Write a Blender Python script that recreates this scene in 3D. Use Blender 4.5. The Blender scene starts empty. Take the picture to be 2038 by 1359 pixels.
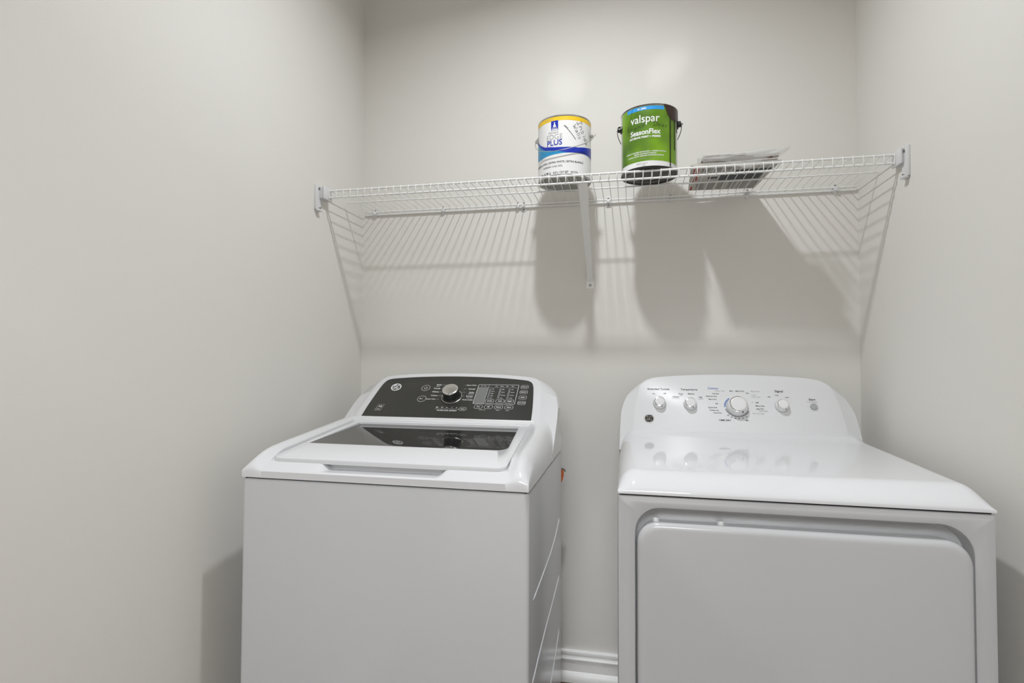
import bpy, bmesh, math, random
from math import sin, cos, pi, radians, sqrt
from mathutils import Vector, Matrix

random.seed(7)
S = bpy.context.scene
COL = S.collection

# ------------------------------------------------------------------ camera
YAW, PITCH, ROLL = -.2082, .0274, .0038
fw = Vector((sin(YAW)*cos(PITCH), cos(YAW)*cos(PITCH), sin(PITCH)))
r0 = Vector((cos(YAW), -sin(YAW), 0)); u0 = r0.cross(fw)
rt = r0*cos(ROLL) + u0*sin(ROLL); up = -r0*sin(ROLL) + u0*cos(ROLL)
cam = bpy.data.cameras.new('camera'); camo = bpy.data.objects.new('camera', cam); COL.objects.link(camo)
cam.sensor_fit = 'HORIZONTAL'; cam.sensor_width = 36; cam.lens = 36*1100.0/2038
cam.clip_start = .02
M = Matrix((rt, up, -fw)).transposed().to_4x4(); M.translation = Vector((.9975, -1.9444, 1.1114))
camo.matrix_world = M
S.camera = camo

# ------------------------------------------------------------------ light, exposure
S.view_settings.view_transform = 'Standard'; S.view_settings.look = 'None'
S.view_settings.gamma = 1; S.view_settings.use_curve_mapping = False
S.view_settings.exposure = 0.0
S.cycles.use_denoising = True
S.cycles.max_bounces = 10; S.cycles.diffuse_bounces = 7; S.cycles.glossy_bounces = 5
S.cycles.blur_glossy = 0.0
S.cycles.sample_clamp_indirect = 12

W = bpy.data.worlds.new('world'); S.world = W; W.use_nodes = True
W.node_tree.nodes['Background'].inputs[0].default_value = (1, .98, .95, 1)
W.node_tree.nodes['Background'].inputs[1].default_value = .3

ROOM_W, CEIL, FRONT = 1.716, 2.66, -2.30
LX, LY, LZ = .850, -.825, CEIL-.035

def area(name, loc, size, power, color, rot=(0, 0, 0), shape='DISK', sy=None):
    L = bpy.data.lights.new(name, 'AREA'); L.shape = shape; L.size = size
    if sy: L.size_y = sy
    L.energy = power; L.color = color
    o = bpy.data.objects.new(name, L); COL.objects.link(o); o.location = loc; o.rotation_euler = rot
    return o
lamp = area('ceiling_lamp_light', (LX, LY, LZ), .075, 13.6, (.955, .985, 1.012))
lamp.data.spread = radians(154)
area('hallway_fill_light', (.9, -3.55, CEIL-.04), 1.1, 86, (.955, .985, 1.015), (0, 0, 0), 'RECTANGLE', .9)  # unseen fill, added beyond the doorway to raise the ambient light

# ------------------------------------------------------------------ materials
MATS = {}
def mat(name, col, rough=.5, metal=0., spec=.5, coat=0., bump=None, noise=None, alpha=None, ior=None, emit=None):
    m = bpy.data.materials.new(name); m.use_nodes = True; nt = m.node_tree; b = nt.nodes['Principled BSDF']
    b.inputs['Base Color'].default_value = (*col, 1); b.inputs['Roughness'].default_value = rough
    b.inputs['Metallic'].default_value = metal; b.inputs['Specular IOR Level'].default_value = spec
    b.inputs['Coat Weight'].default_value = coat
    if ior: b.inputs['IOR'].default_value = ior
    if emit:
        b.inputs['Emission Color'].default_value = (*col, 1); b.inputs['Emission Strength'].default_value = emit
    tc = nt.nodes.new('ShaderNodeTexCoord')
    if noise:
        sc, amt = noise
        n = nt.nodes.new('ShaderNodeTexNoise'); n.inputs['Scale'].default_value = sc; n.inputs['Detail'].default_value = 4
        nt.links.new(tc.outputs['Object'], n.inputs['Vector'])
        mx = nt.nodes.new('ShaderNodeMix'); mx.data_type = 'RGBA'
        mx.inputs[6].default_value = (*[c*(1-amt) for c in col], 1); mx.inputs[7].default_value = (*[min(1, c*(1+amt)) for c in col], 1)
        nt.links.new(n.outputs['Fac'], mx.inputs[0]); nt.links.new(mx.outputs[2], b.inputs['Base Color'])
    if bump:
        sc, st, dist = bump
        n = nt.nodes.new('ShaderNodeTexNoise'); n.inputs['Scale'].default_value = sc; n.inputs['Detail'].default_value = 3
        nt.links.new(tc.outputs['Object'], n.inputs['Vector'])
        bp = nt.nodes.new('ShaderNodeBump'); bp.inputs['Strength'].default_value = st; bp.inputs['Distance'].default_value = dist
        nt.links.new(n.outputs['Fac'], bp.inputs['Height']); nt.links.new(bp.outputs['Normal'], b.inputs['Normal'])
    MATS[name] = m
    return m
m_wall = mat('greige_wall_paint', (.715, .700, .665), .85, spec=.25, bump=(160, .07, .002), noise=(3, .012))
m_ceil = mat('ceiling_paint', (.88, .88, .87), .9, bump=(120, .2, .003))
m_trim = mat('white_trim_paint', (.83, .83, .82), .35)
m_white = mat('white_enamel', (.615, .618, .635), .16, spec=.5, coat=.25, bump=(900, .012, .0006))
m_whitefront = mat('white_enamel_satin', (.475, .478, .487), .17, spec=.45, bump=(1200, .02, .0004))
m_plastic = mat('white_plastic', (.68, .68, .69), .22)
m_gloss = mat('glossy_white_plastic', (.63, .633, .65), .055, spec=.5)
m_console = mat('satin_white_console', (.635, .638, .652), .36, spec=.45)
m_dark = mat('dark_charcoal_panel', (.028, .028, .025), .32, spec=.35)
m_glass = mat('dark_tinted_glass', (.012, .012, .012), .03, spec=1.0, ior=2.15)
m_black = mat('black_plastic', (.012, .012, .012), .25)
m_gap = mat('dark_seam', (.02, .02, .02), .8)
m_chrome = mat('brushed_chrome', (.72, .71, .69), .22, metal=1)
m_bright = mat('polished_chrome', (.85, .85, .85), .08, metal=1)
m_lid = mat('tin_lid', (.92, .92, .90), .10, metal=1)
m_zinc = mat('zinc_screw', (.35, .34, .33), .35, metal=1)
m_wire = mat('white_vinyl_wire', (.80, .80, .79), .4)
m_wtext = mat('white_print', (.80, .80, .80), .5)
m_gtext = mat('grey_print', (.30, .30, .30), .5)
m_btext = mat('black_print', (.02, .02, .025), .5)
m_blue = mat('blue_print', (.02, .11, .42), .5)
m_lcd = mat('grey_display', (.17, .175, .17), .12, spec=.6)
m_grey = mat('grey_button', (.33, .34, .35), .35)
m_tin = mat('tin_metal', (.62, .62, .60), .28, metal=1)
m_tindark = mat('dull_tin_bottom', (.36, .36, .34), .42, metal=.8)
m_canblack = mat('black_can_plastic', (.015, .014, .014), .3)
m_label = mat('white_can_label', (.80, .80, .80), .35)
m_yellow = mat('yellow_label_band', (.85, .55, .015), .4)
m_navy = mat('royal_blue_label', (.008, .028, .40), .35)
m_teal = mat('teal_label', (.02, .27, .52), .35)
m_sky = mat('sky_blue_label', (.03, .30, .72), .35)
m_marker = mat('black_marker_ink', (.015, .02, .02), .5)
m_drip = mat('dark_brown_paint', (.035, .014, .009), .3)
m_dripblack = mat('near_black_dried_paint', (.008, .006, .005), .25)
m_news = mat('newsprint', (.50, .48, .45), .9, noise=(160, .25))
m_newsdark = mat('newsprint_photo_ink', (.075, .085, .085), .8, noise=(90, .7))
m_newsred = mat('newsprint_red_ink', (.40, .07, .05), .8, noise=(120, .3))
m_newsbrown = mat('newsprint_brown_edge', (.17, .075, .05), .9, noise=(200, .5))
m_orange = mat('orange_tag', (.55, .12, .03), .3, noise=(250, .8))
m_rubber = mat('dark_grey_rubber', (.045, .05, .045), .6)

def green_mat():
    m = mat('green_can_label', (.13, .30, .008), .35); nt = m.node_tree; b = nt.nodes['Principled BSDF']
    tc = nt.nodes['Texture Coordinate']; n = nt.nodes.new('ShaderNodeTexNoise'); n.inputs['Scale'].default_value = 9
    n.inputs['Detail'].default_value = 2
    nt.links.new(tc.outputs['Object'], n.inputs['Vector'])
    cr = nt.nodes.new('ShaderNodeValToRGB')
    cr.color_ramp.elements[0].position = .35; cr.color_ramp.elements[0].color = (.07, .16, .008, 1)
    cr.color_ramp.elements[1].position = .62; cr.color_ramp.elements[1].color = (.19, .38, .010, 1)
    nt.links.new(n.outputs['Fac'], cr.inputs['Fac']); nt.links.new(cr.outputs['Color'], b.inputs['Base Color'])
    return m
m_green = green_mat()

def film_mat():
    m = bpy.data.materials.new('clear_plastic_film'); m.use_nodes = True; nt = m.node_tree
    b = nt.nodes['Principled BSDF']; out = nt.nodes['Material Output']
    b.inputs['Base Color'].default_value = (.75, .76, .75, 1); b.inputs['Roughness'].default_value = .18
    t = nt.nodes.new('ShaderNodeBsdfTransparent'); mx = nt.nodes.new('ShaderNodeMixShader'); mx.inputs[0].default_value = .30
    nt.links.new(t.outputs[0], mx.inputs[1]); nt.links.new(b.outputs[0], mx.inputs[2]); nt.links.new(mx.outputs[0], out.inputs[0])
    return m
m_film = film_mat()

def floor_mat():
    m = mat('dark_wood_plank', (.10, .055, .035), .45); nt = m.node_tree; b = nt.nodes['Principled BSDF']
    tc = nt.nodes['Texture Coordinate']; mp = nt.nodes.new('ShaderNodeMapping'); mp.inputs['Scale'].default_value = (3, 40, 3)
    n = nt.nodes.new('ShaderNodeTexNoise'); n.inputs['Scale'].default_value = 4; n.inputs['Detail'].default_value = 6
    nt.links.new(tc.outputs['Object'], mp.inputs[0]); nt.links.new(mp.outputs[0], n.inputs['Vector'])
    cr = nt.nodes.new('ShaderNodeValToRGB')
    cr.color_ramp.elements[0].color = (.045, .022, .014, 1); cr.color_ramp.elements[1].color = (.17, .10, .065, 1)
    nt.links.new(n.outputs['Fac'], cr.inputs['Fac']); nt.links.new(cr.outputs['Color'], b.inputs['Base Color'])
    return m
m_floor = floor_mat()

# ------------------------------------------------------------------ helpers
def finish(bm, name, m, parent=None, smooth=30, recalc=True):
    if recalc: bmesh.ops.recalc_face_normals(bm, faces=bm.faces)
    if smooth:
        a = radians(smooth)
        for f in bm.faces: f.smooth = True
        for e in bm.edges:
            if len(e.link_faces) == 2 and e.calc_face_angle(0) > a: e.smooth = False
    me = bpy.data.meshes.new(name); bm.to_mesh(me); bm.free()
    me.materials.append(m)
    o = bpy.data.objects.new(name, me); COL.objects.link(o)
    if parent: o.parent = parent
    return o
def thing(name, label, cat, loc=(0, 0, 0), rz=0, group=None):
    o = bpy.data.objects.new(name, None); COL.objects.link(o); o.location = loc; o.rotation_euler = (0, 0, rz)
    o.empty_display_size = .05
    o['label'] = label; o['category'] = cat
    if group: o['group'] = group
    return o
def tag(o, label, cat, group=None):
    o['label'] = label; o['category'] = cat
    if group: o['group'] = group
    return o
def struct(o): o['kind'] = 'structure'; return o
def add_box(bm, lo, hi, bev=0, seg=2, mtx=None):
    g = bmesh.ops.create_cube(bm, size=1); vs = g['verts']
    for v in vs:
        v.co = Vector([(lo[i]+hi[i])/2 + v.co[i]*(hi[i]-lo[i]) for i in range(3)])
    if bev:
        es = list({e for v in vs for e in v.link_edges})
        r = bmesh.ops.bevel(bm, geom=es, offset=bev, segments=seg, affect='EDGES', profile=.5)
        vs = list({v for f in r['faces'] for v in f.verts} | {v for v in vs if v.is_valid})
    if mtx is not None:
        for v in vs: v.co = mtx @ v.co
    return vs
def box(name, lo, hi, m, parent=None, bev=0, seg=2):
    bm = bmesh.new(); add_box(bm, lo, hi, bev, seg); return finish(bm, name, m, parent)
def add_tube(bm, pts, r, n=8, cap=True):
    pts = [Vector(p) for p in pts]; rings = []
    rr = r if isinstance(r, (list, tuple)) else [r]*len(pts)
    t0 = (pts[1]-pts[0]).normalized()
    ref = Vector((0, 0, 1)) if abs(t0.z) < .9 else Vector((1, 0, 0))
    nx = t0.cross(ref).normalized()
    for i, p in enumerate(pts):
        if i == 0: t = pts[1]-pts[0]
        elif i == len(pts)-1: t = pts[-1]-pts[-2]
        else: t = (pts[i+1]-p).normalized() + (p-pts[i-1]).normalized()
        t.normalize(); nx = (nx - t*nx.dot(t)).normalized(); ny = t.cross(nx)
        rings.append([bm.verts.new(p + (nx*cos(2*pi*k/n)+ny*sin(2*pi*k/n))*rr[i]) for k in range(n)])
    for a, b in zip(rings, rings[1:]):
        for k in range(n): bm.faces.new((a[k], a[(k+1) % n], b[(k+1) % n], b[k]))
    if cap: bm.faces.new(rings[0][::-1]); bm.faces.new(rings[-1])
def tube(name, pts, r, m, parent=None, n=8):
    bm = bmesh.new(); add_tube(bm, pts, r, n); return finish(bm, name, m, parent, 50)
def add_lathe(bm, prof, n=48, mtx=None, caps=True):
    """prof: list of (radius, height) around +z"""
    rings = []
    for r, h in prof:
        ring = []
        for k in range(n):
            p = Vector((r*cos(2*pi*k/n), r*sin(2*pi*k/n), h))
            if mtx is not None: p = mtx @ p
            ring.append(bm.verts.new(p))
        rings.append(ring)
    for a, b in zip(rings, rings[1:]):
        for k in range(n): bm.faces.new((a[k], a[(k+1) % n], b[(k+1) % n], b[k]))
    if caps: bm.faces.new(rings[0][::-1]); bm.faces.new(rings[-1])
def lathe(name, prof, m, parent=None, n=48, mtx=None, caps=True, smooth=30):
    bm = bmesh.new(); add_lathe(bm, prof, n, mtx, caps); return finish(bm, name, m, parent, smooth)
def add_loft(bm, rings, closed=True):
    R = [[bm.verts.new(p) for p in r] for r in rings]
    for a, b in zip(R, R[1:]):
        n = len(a)
        for k in range(n if closed else n-1):
            bm.faces.new((a[k], a[(k+1) % n], b[(k+1) % n], b[k]))
    return R
def rloop(corners, radii, n=6):
    """rounded closed 2D polygon"""
    out = []; N = len(corners)
    for i in range(N):
        p = Vector(corners[i]); a = (Vector(corners[i-1])-p).normalized(); b = (Vector(corners[(i+1) % N])-p).normalized()
        r = radii[i] if isinstance(radii, (list, tuple)) else radii
        ang = a.angle(b)/2; d = r/math.tan(ang); c = p + (a+b).normalized()*(r/sin(ang))
        s = p+a*d - c; e = p+b*d - c
        a0 = math.atan2(s.y, s.x); a1 = math.atan2(e.y, e.x); da = a1-a0
        while da > pi: da -= 2*pi
        while da < -pi: da += 2*pi
        for k in range(n+1):
            t = a0+da*k/n; out.append((c.x+r*cos(t), c.y+r*sin(t)))
    return out
def text_mesh(s, size, align='CENTER', bold=0.):
    cu = bpy.data.curves.new('lettering', 'FONT'); cu.body = s; cu.size = size; cu.align_x = align; cu.align_y = 'CENTER'
    cu.offset = bold; cu.resolution_u = 3; cu.fill_mode = 'BOTH'
    o = bpy.data.objects.new('lettering', cu); COL.objects.link(o)
    bpy.context.view_layer.update()
    me = bpy.data.meshes.new_from_object(o.evaluated_get(bpy.context.evaluated_depsgraph_get()))
    vs = [Vector(v.co) for v in me.vertices]; fs = [tuple(p.vertices) for p in me.polygons]
    bpy.data.objects.remove(o); bpy.data.curves.remove(cu); bpy.data.meshes.remove(me)
    return vs, fs
def add_text(bm, s, size, at, fn, align='CENTER', bold=0., rot=0, sx=1.):
    vs, fs = text_mesh(s, size, align, bold); c, sn = cos(rot), sin(rot)
    V = [bm.verts.new(fn(at[0]+sx*v.x*c-v.y*sn, at[1]+sx*v.x*sn+v.y*c)) for v in vs]
    for f in fs:
        try: bm.faces.new([V[i] for i in f])
        except ValueError: pass
def add_ribbon(bm, pts, w, fn, closed=False):
    """flat printed line along 2D pts, mapped by fn"""
    P = [Vector(p) for p in pts]; n = len(P); L = []
    for i in range(n):
        a = P[i-1] if (i > 0 or closed) else P[i]; b = P[(i+1) % n] if (i < n-1 or closed) else P[i]
        t = (b-a)
        if t.length < 1e-9: t = Vector((1, 0))
        t.normalize(); q = Vector((-t.y, t.x))*w/2
        L.append((bm.verts.new(fn(*(P[i]+q))), bm.verts.new(fn(*(P[i]-q)))))
    for i in range(n if closed else n-1):
        a, b = L[i], L[(i+1) % n]; bm.faces.new((a[0], b[0], b[1], a[1]))
def dens(pts, step):
    out = []
    for a, b in zip(pts, pts[1:]):
        a = Vector(a); b = Vector(b); k = max(1, int((b-a).length/step))
        for i in range(k): out.append(tuple(a.lerp(b, i/k)))
    out.append(tuple(pts[-1])); return out
def add_disc(bm, c, r, fn, n=32, r2=None):
    if r2 is None:
        bm.faces.new([bm.verts.new(fn(c[0]+r*cos(2*pi*k/n), c[1]+r*sin(2*pi*k/n))) for k in range(n)])
    else:
        add_loft(bm, [[fn(c[0]+q*cos(2*pi*k/n), c[1]+q*sin(2*pi*k/n)) for k in range(n)] for q in (r, r2)])
def sst(a, b, x):
    t = min(1, max(0, (x-a)/(b-a))); return t*t*(3-2*t)
def interp(tab, x):
    if x <= tab[0][0]: return tab[0][1]
    for (a, ya), (b, yb) in zip(tab, tab[1:]):
        if x <= b:
            t = (x-a)/(b-a); return ya+(yb-ya)*t
    return tab[-1][1]

# ------------------------------------------------------------------ room
T = .10
struct(box('wall_back', (-T, 0, 0), (ROOM_W+T, T, CEIL), m_wall))
struct(box('wall_left', (-T, FRONT, 0), (0, 0, CEIL), m_wall))
struct(box('wall_right', (ROOM_W, FRONT, 0), (ROOM_W+T, 0, CEIL), m_wall))
struct(box('floor', (-1.2, -4.6, -.05), (3.0, T, 0), m_floor))
struct(box('ceiling', (-1.2, -4.6, CEIL), (3.0, T, CEIL+.05), m_ceil))
DX0, DX1, DH = .22, 1.50, 2.10      # doorway behind the camera
bm = bmesh.new()
add_box(bm, (-1.2, FRONT-.12, 0), (DX0, FRONT, CEIL)); add_box(bm, (DX1, FRONT-.12, 0), (3.0, FRONT, CEIL))
add_box(bm, (DX0, FRONT-.12, DH), (DX1, FRONT, CEIL))
struct(finish(bm, 'wall_front', m_wall, None, 0))
bm = bmesh.new()
add_box(bm, (-1.3, -4.6, 0), (-1.2, FRONT, CEIL)); add_box(bm, (3.0, -4.6, 0), (3.1, FRONT, CEIL)); add_box(bm, (-1.3, -4.7, 0), (3.1, -4.6, CEIL))
struct(finish(bm, 'wall_hallway', m_wall, None, 0))
# door casing behind the camera
bm = bmesh.new()
for x in (DX0-.075, DX1+.0): add_box(bm, (x, FRONT, 0), (x+.075, FRONT+.016, DH+.075), .004)
add_box(bm, (DX0, FRONT, DH), (DX1, FRONT+.016, DH+.075), .004)
struct(finish(bm, 'trim_1', m_trim))

# baseboards: flat board, stepped cap and quarter-round shoe in one profile
PROF = [(0, 0), (.026, 0), (.026, .009), (.023, .020), (.017, .028), (.0135, .031), (.0125, .032), (.0125, .068), (.016, .0695), (.0165, .074), (.0125, .079), (.0105, .088),
        (.0135, .0895), (.0125, .097), (.007, .100), (0, .100)]
def baseboard(name, a, b, nrm):
    bm = bmesh.new(); a = Vector(a); b = Vector(b); nrm = Vector(nrm)
    R = [[bm.verts.new(p+nrm*d+Vector((0, 0, z))) for d, z in PROF] for p in (a, b)]
    n = len(PROF)
    for k in range(n): bm.faces.new((R[0][k], R[0][(k+1) % n], R[1][(k+1) % n], R[1][k]))
    bm.faces.new(R[0][::-1]); bm.faces.new(R[1])
    return struct(finish(bm, name, m_trim, None, 35))
baseboard('baseboard_back', (0, 0, 0), (ROOM_W, 0, 0), (0, -1, 0))
baseboard('baseboard_left', (0, FRONT, 0), (0, 0, 0), (1, 0, 0))
baseboard('baseboard_right', (ROOM_W, 0, 0), (ROOM_W, FRONT, 0), (-1, 0, 0))

# ceiling lamp (its light is set at the top)
cl = thing('ceiling_light', 'round white recessed ceiling light above the washer and dryer', 'ceiling light', (LX, LY, CEIL))
lathe('trim_ring', [(.072, -.001), (.098, -.001), (.098, -.006), (.088, -.012), (.072, -.010)], m_trim, cl, 48, caps=False)
hl = thing('ceiling_light', 'unseen round white ring added for the hallway fill light behind the camera', 'ceiling light', (.9, -3.2, CEIL))  # ring added to go with the hallway fill, out of view
lathe('trim_ring', [(.13, -.001), (.16, -.001), (.16, -.006), (.15, -.012), (.13, -.010)], m_trim, hl, 48, caps=False)

# ------------------------------------------------------------------ round monogram badge
def badge(parent, c, r, fn, ring_m, letter_m, name='brand_badge'):
    """fn(x, v, h): point on the face lifted by h"""
    bm = bmesh.new()
    add_loft(bm, [[fn(c[0]+q*cos(2*pi*k/40), c[1]+q*sin(2*pi*k/40), h) for k in range(40)] for q, h in ((r, 0), (r, .0018), (r*.94, .0024), (r*.86, .0018), (r*.82, .0012))])
    o = finish(bm, name, ring_m, parent)
    bm = bmesh.new(); add_disc(bm, c, r*.84, lambda x, v: fn(x, v, .0012), 40)
    finish(bm, 'badge_field', m_black, o)
    bm = bmesh.new(); f = lambda x, v: fn(x, v, .0016)
    # four curlicues around the rim
    for q in range(4):
        a0 = q*pi/2+pi/4
        pts = []
        for k in range(13):
            t = k/12; a = a0-.62+1.05*t; rr = r*(.70-.16*sin(pi*t)*0-.20*t*t)
            pts.append((c[0]+rr*cos(a), c[1]+rr*sin(a)))
        add_ribbon(bm, pts, r*.09, f)
    def st(P, w=.10): add_ribbon(bm, dens([(c[0]+x*r, c[1]+y*r) for x, y in P], r*.05), r*w, f)
    arc = lambda cx, cy, rx, ry, a, b, n=14: [(cx+rx*cos(a+(b-a)*k/n), cy+ry*sin(a+(b-a)*k/n)) for k in range(n+1)]
    # script G
    st(arc(-.22, .10, .24, .34, .6, 2*pi-.9)); st([(-.06, -.15), (-.05, .05), (-.22, .02)], .08)
    st(arc(-.17, -.28, .14, .16, 1.2, -2.9), .08); st([(-.32, .44), (-.12, .50)], .07)
    # script E
    st(arc(.24, .24, .17, .17, .8, pi+1.3), .10); st(arc(.23, -.13, .22, .22, pi-1.2, 2*pi-.5), .11); st([(.12, .07), (.30, .06)], .08)
    st(arc(.30, -.02, .12, .10, -1, 2.6), .07)
    finish(bm, 'badge_monogram', letter_m, o, 0, recalc=False)
    return o

# ------------------------------------------------------------------ washer
WX, WY = .106, -.795
wash = thing('washing_machine', 'white top-load washing machine with dark control panel and glass lid, left of the dryer', 'washing machine', (WX, WY, 0), -.003)
AW, AD = .686, .560
def body_box(name, parent, m, z0, z1, d, w=AW, r=.012):
    bm = bmesh.new()
    lp = rloop([(0, 0), (w, 0), (w, d), (0, d)], [r, r, .004, .004], 6)
    def sc(k): return [(w/2+(x-w/2)*(1-2*k/w), d/2+(y-d/2)*(1-2*k/d)) for x, y in lp]
    rings = [[(x, y, z0) for x, y in sc(0)], [(x, y, z1-.006) for x, y in sc(0)], [(x, y, z1-.0022) for x, y in sc(.0012)], [(x, y, z1-.0005) for x, y in sc(.0045)], [(x, y, z1) for x, y in sc(.009)]]
    R = add_loft(bm, rings); bm.faces.new(R[0][::-1]); bm.faces.new(R[-1])
    return finish(bm, name, m, parent)
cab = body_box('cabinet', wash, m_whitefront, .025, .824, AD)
box('top_seam', (.006, .006, .80), (AW-.006, AD-.006, .831), m_gap, wash)
for x in (.06, AW-.06):
    for y in (.06, AD-.06):
        lathe('leveling_foot', [(.022, 0), (.024, .004), (.020, .012), (.010, .014), (.010, .03)], m_rubber, wash, 20, Matrix.Translation((x, y, 0)))
# stamped stiffening ribs on the right side panel
def srib(pts):
    sm = []
    for i in range(len(pts)-1):
        for k in range(6):
            t = k/6; sm.append(tuple(pts[i][j]*(1-t)+pts[i+1][j]*t for j in range(3)))
    sm.append(pts[-1])
    bm = bmesh.new(); add_tube(bm, sm, [.0005]+[.0022]*(len(sm)-2)+[.0005], 8)
    return finish(bm, 'pressed_rib', m_white, cab)
X = AW-.0003
srib([(X, .055, .580), (X, .16, .583), (X, .325, .590), (X, .43, .606), (X, .508, .632)])
srib([(X, .040, .405), (X, .13, .42), (X, .237, .434), (X, .38, .446), (X, .510, .463)])
srib([(X, .04, .20), (X, .20, .225), (X, .33, .247), (X, .43, .274), (X, .512, .306)])

def zp(y): return .8858+.088*(y-.148)
def zl(y): return .8735+.112*(y-.03)
def zc(y): return .8965+.088*(y-.1)
def capz(x, y, w, base, zfun, xr, yr, nx, ny):
    xx = min(x, w-x); s = 1 if xx >= xr else (1-(1-max(0, xx)/xr)**nx)**(1/nx)
    g = 1 if y >= yr else (1-(1-y/yr)**ny)**(1/ny)
    return base+(zfun(max(y, yr))-(max(0, yr-y))*.1-base)*s*g
# top cap with lid pocket and finger notch
bm = bmesh.new()
left = [0, .0012, .004, .009, .015, .022, .030, .038, .046, .052]
inner = [.054, .07, .10, .14, .175, .185, .192, .199, .206, .212, .23, .30, .343]
rows = [0, .0012, .004, .008, .013, .018, .023, .0275, .0285, .035, .045, .0505, .0515, .06, .075, .09, .11, .14, .18, .25, .33, .42, .426, .45, .50, .53, .545, .557, .56]
def cap_cols(y):
    pe = .050+.05*min(y, .42); k = pe/.052
    L = [c*k for c in left] + [pe+.0015] + inner[1:]
    return L + [AW-c for c in L[:-1]][::-1]
V = []
for y in rows:
    row = []; pe = .050+.05*min(y, .42)
    for x in cap_cols(y):
        xx = min(x, AW-x); w_ = sst(.020, pe, xx)
        z = capz(x, y, AW, .842, zc, .044, .085, 2.0, 1.95)*(1-w_)+capz(x, y, AW, .842, zc, .044, .130, 2.0, 1.30)*w_
        z -= max(0, z-(zl(y)+.0025))*sst(.026, pe, xx)*sst(.02, .06, y)*sst(.44, .41, y)
        inpocket = xx > pe+.0005 and .028 < y < .4255
        if inpocket: z = min(z, zl(y)-.013 if y < .13 or y > .41 else zp(y)-.012)
        nw = sst(.186, .212, xx) if xx < .3 else 1
        # the notch is off centre a little to the left
        if y < .051: z = z*(1-nw)+min(z, .8455)*nw
        if y > .545: z = z-(y-.545)*.4
        row.append(bm.verts.new((x, y, z)))
    V.append(row)
for a, b in zip(V, V[1:]):
    for k in range(len(a)-1): bm.faces.new((a[k], a[k+1], b[k+1], b[k]))
bd = V[0] + [r[-1] for r in V[1:]] + V[-1][-2::-1] + [r[0] for r in V[-2:0:-1]]
lo = [bm.verts.new((v.co.x, v.co.y, .8268)) for v in bd]
n = len(bd)
for k in range(n): bm.faces.new((bd[k], bd[(k+1) % n], lo[(k+1) % n], lo[k]))
bm.faces.new(lo)
finish(bm, 'top_cap', m_white, wash, 38)

# lid: frame and dark glass
lid_out = rloop([(.0555, .0300), (.6305, .0300), (.6130, .4215), (.0730, .4215)], [.022, .022, .004, .004], 8)
lid_in = rloop([(.0800, .1480), (.6060, .1480), (.5870, .3950), (.0990, .3950)], [.005, .030, .004, .004], 8)
def lift(lp, off, ins=0, cx=.343, cy=.23):
    o = []
    for x, y in lp:
        X_ = cx+(x-cx)*(1-ins/.28); Y_ = cy+(y-cy)*(1-ins/.2)
        crown = -.004*sst(.06, .0, y-.03)
        o.append((X_, Y_, zl(Y_)+off+crown))
    return o
bm = bmesh.new()
R = add_loft(bm, [lift(lid_out, -.011, .001), lift(lid_out, -.003, 0), lift(lid_out, -.0008, .0006), lift(lid_out, 0, .002), lift(lid_in, 0, -.0012), lift(lid_in, -.0006, 0), [(x, y, zp(y)-.003) for x, y, z in lift(lid_in, 0)]])
bm.faces.new(R[0][::-1])
lid = finish(bm, 'lid', m_white, wash, 38)
bm = bmesh.new()
R = add_loft(bm, [[(x, y, zp(y)-.004) for x, y, z in lift(lid_in, 0, .0003)], [(x, y, zp(y)) for x, y, z in lift(lid_in, 0, .0003)]]); bm.faces.new(R[-1]); bm.faces.new(R[0][::-1])
gl = finish(bm, 'glass_pane', m_glass, lid, 38); gl['label'] = 'dark glass pane of the lid'
box('hinge_strip', (.060, .4215, .900), (.626, .4345, .9275), m_plastic, wash, .003)

# console
WB, WU = Vector((0, .43, .927)), Vector((0, .797, .604)); WN = Vector((0, -.604, .797))
def wf(x, v, h=0): return Vector((x, 0, 0))+WB+WU*v+WN*h
WC = .3485
def ring(half, fn, d=0, cx=WC):
    L = [(cx-a, v) for a, v in half]; Rr = [(cx+a, v) for a, v in half[::-1] if a > 0]
    return [fn(x, v, d) for x, v in L+Rr]
def smooth_half(half, k=4):
    out = []
    for i in range(len(half)-1):
        p0 = half[max(i-1, 0)]; p1 = half[i]; p2 = half[i+1]; p3 = half[min(i+2, len(half)-1)]
        for j in range(k):
            t = j/k
            out.append(tuple(.5*((2*p1[c])+(-p0[c]+p2[c])*t+(2*p0[c]-5*p1[c]+4*p2[c]-p3[c])*t*t+(-p0[c]+3*p1[c]-3*p2[c]+p3[c])*t**3) for c in (0, 1)))
    out.append(half[-1]); return out
wp = smooth_half([(.2655, -.002), (.2635, .04), (.2590, .09), (.2530, .140), (.2480, .160), (.2400, .172), (.2200, .1795), (.150, .1880), (.07, .1930), (0, .1945)])
ws1 = smooth_half([(.2857, -.060), (.2855, -.030), (.2850, -.008), (.2830, .04), (.2780, .09), (.2710, .145), (.2660, .168), (.2560, .184), (.2330, .1960), (.155, .2060), (.07, .2110), (0, .2125)])
ws2 = smooth_half([(.2907, -.064), (.2905, -.034), (.2900, -.008), (.2880, .04), (.2830, .09), (.2760, .148), (.2700, .173), (.2590, .190), (.2350, .2020), (.155, .2120), (.07, .2165), (0, .2180)])
ws3 = smooth_half([(.3370, -.125), (.3372, -.066), (.3365, -.020), (.3350, .03), (.3310, .075), (.3180, .125), (.3020, .155), (.2780, .180), (.2450, .1970), (.158, .2120), (.07, .2175), (0, .2190)])
ws4 = smooth_half([(.3375, -.135), (.3390, -.070), (.3382, -.020), (.3370, .03), (.3340, .072), (.3210, .118), (.3050, .145), (.2800, .168), (.2450, .1850), (.158, .2000), (.07, .2050), (0, .2065)])
def ringw(h, back, down=0):
    return [p+Vector((0, back, -down)) for p in ring(h, wf)]
bm = bmesh.new()
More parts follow.
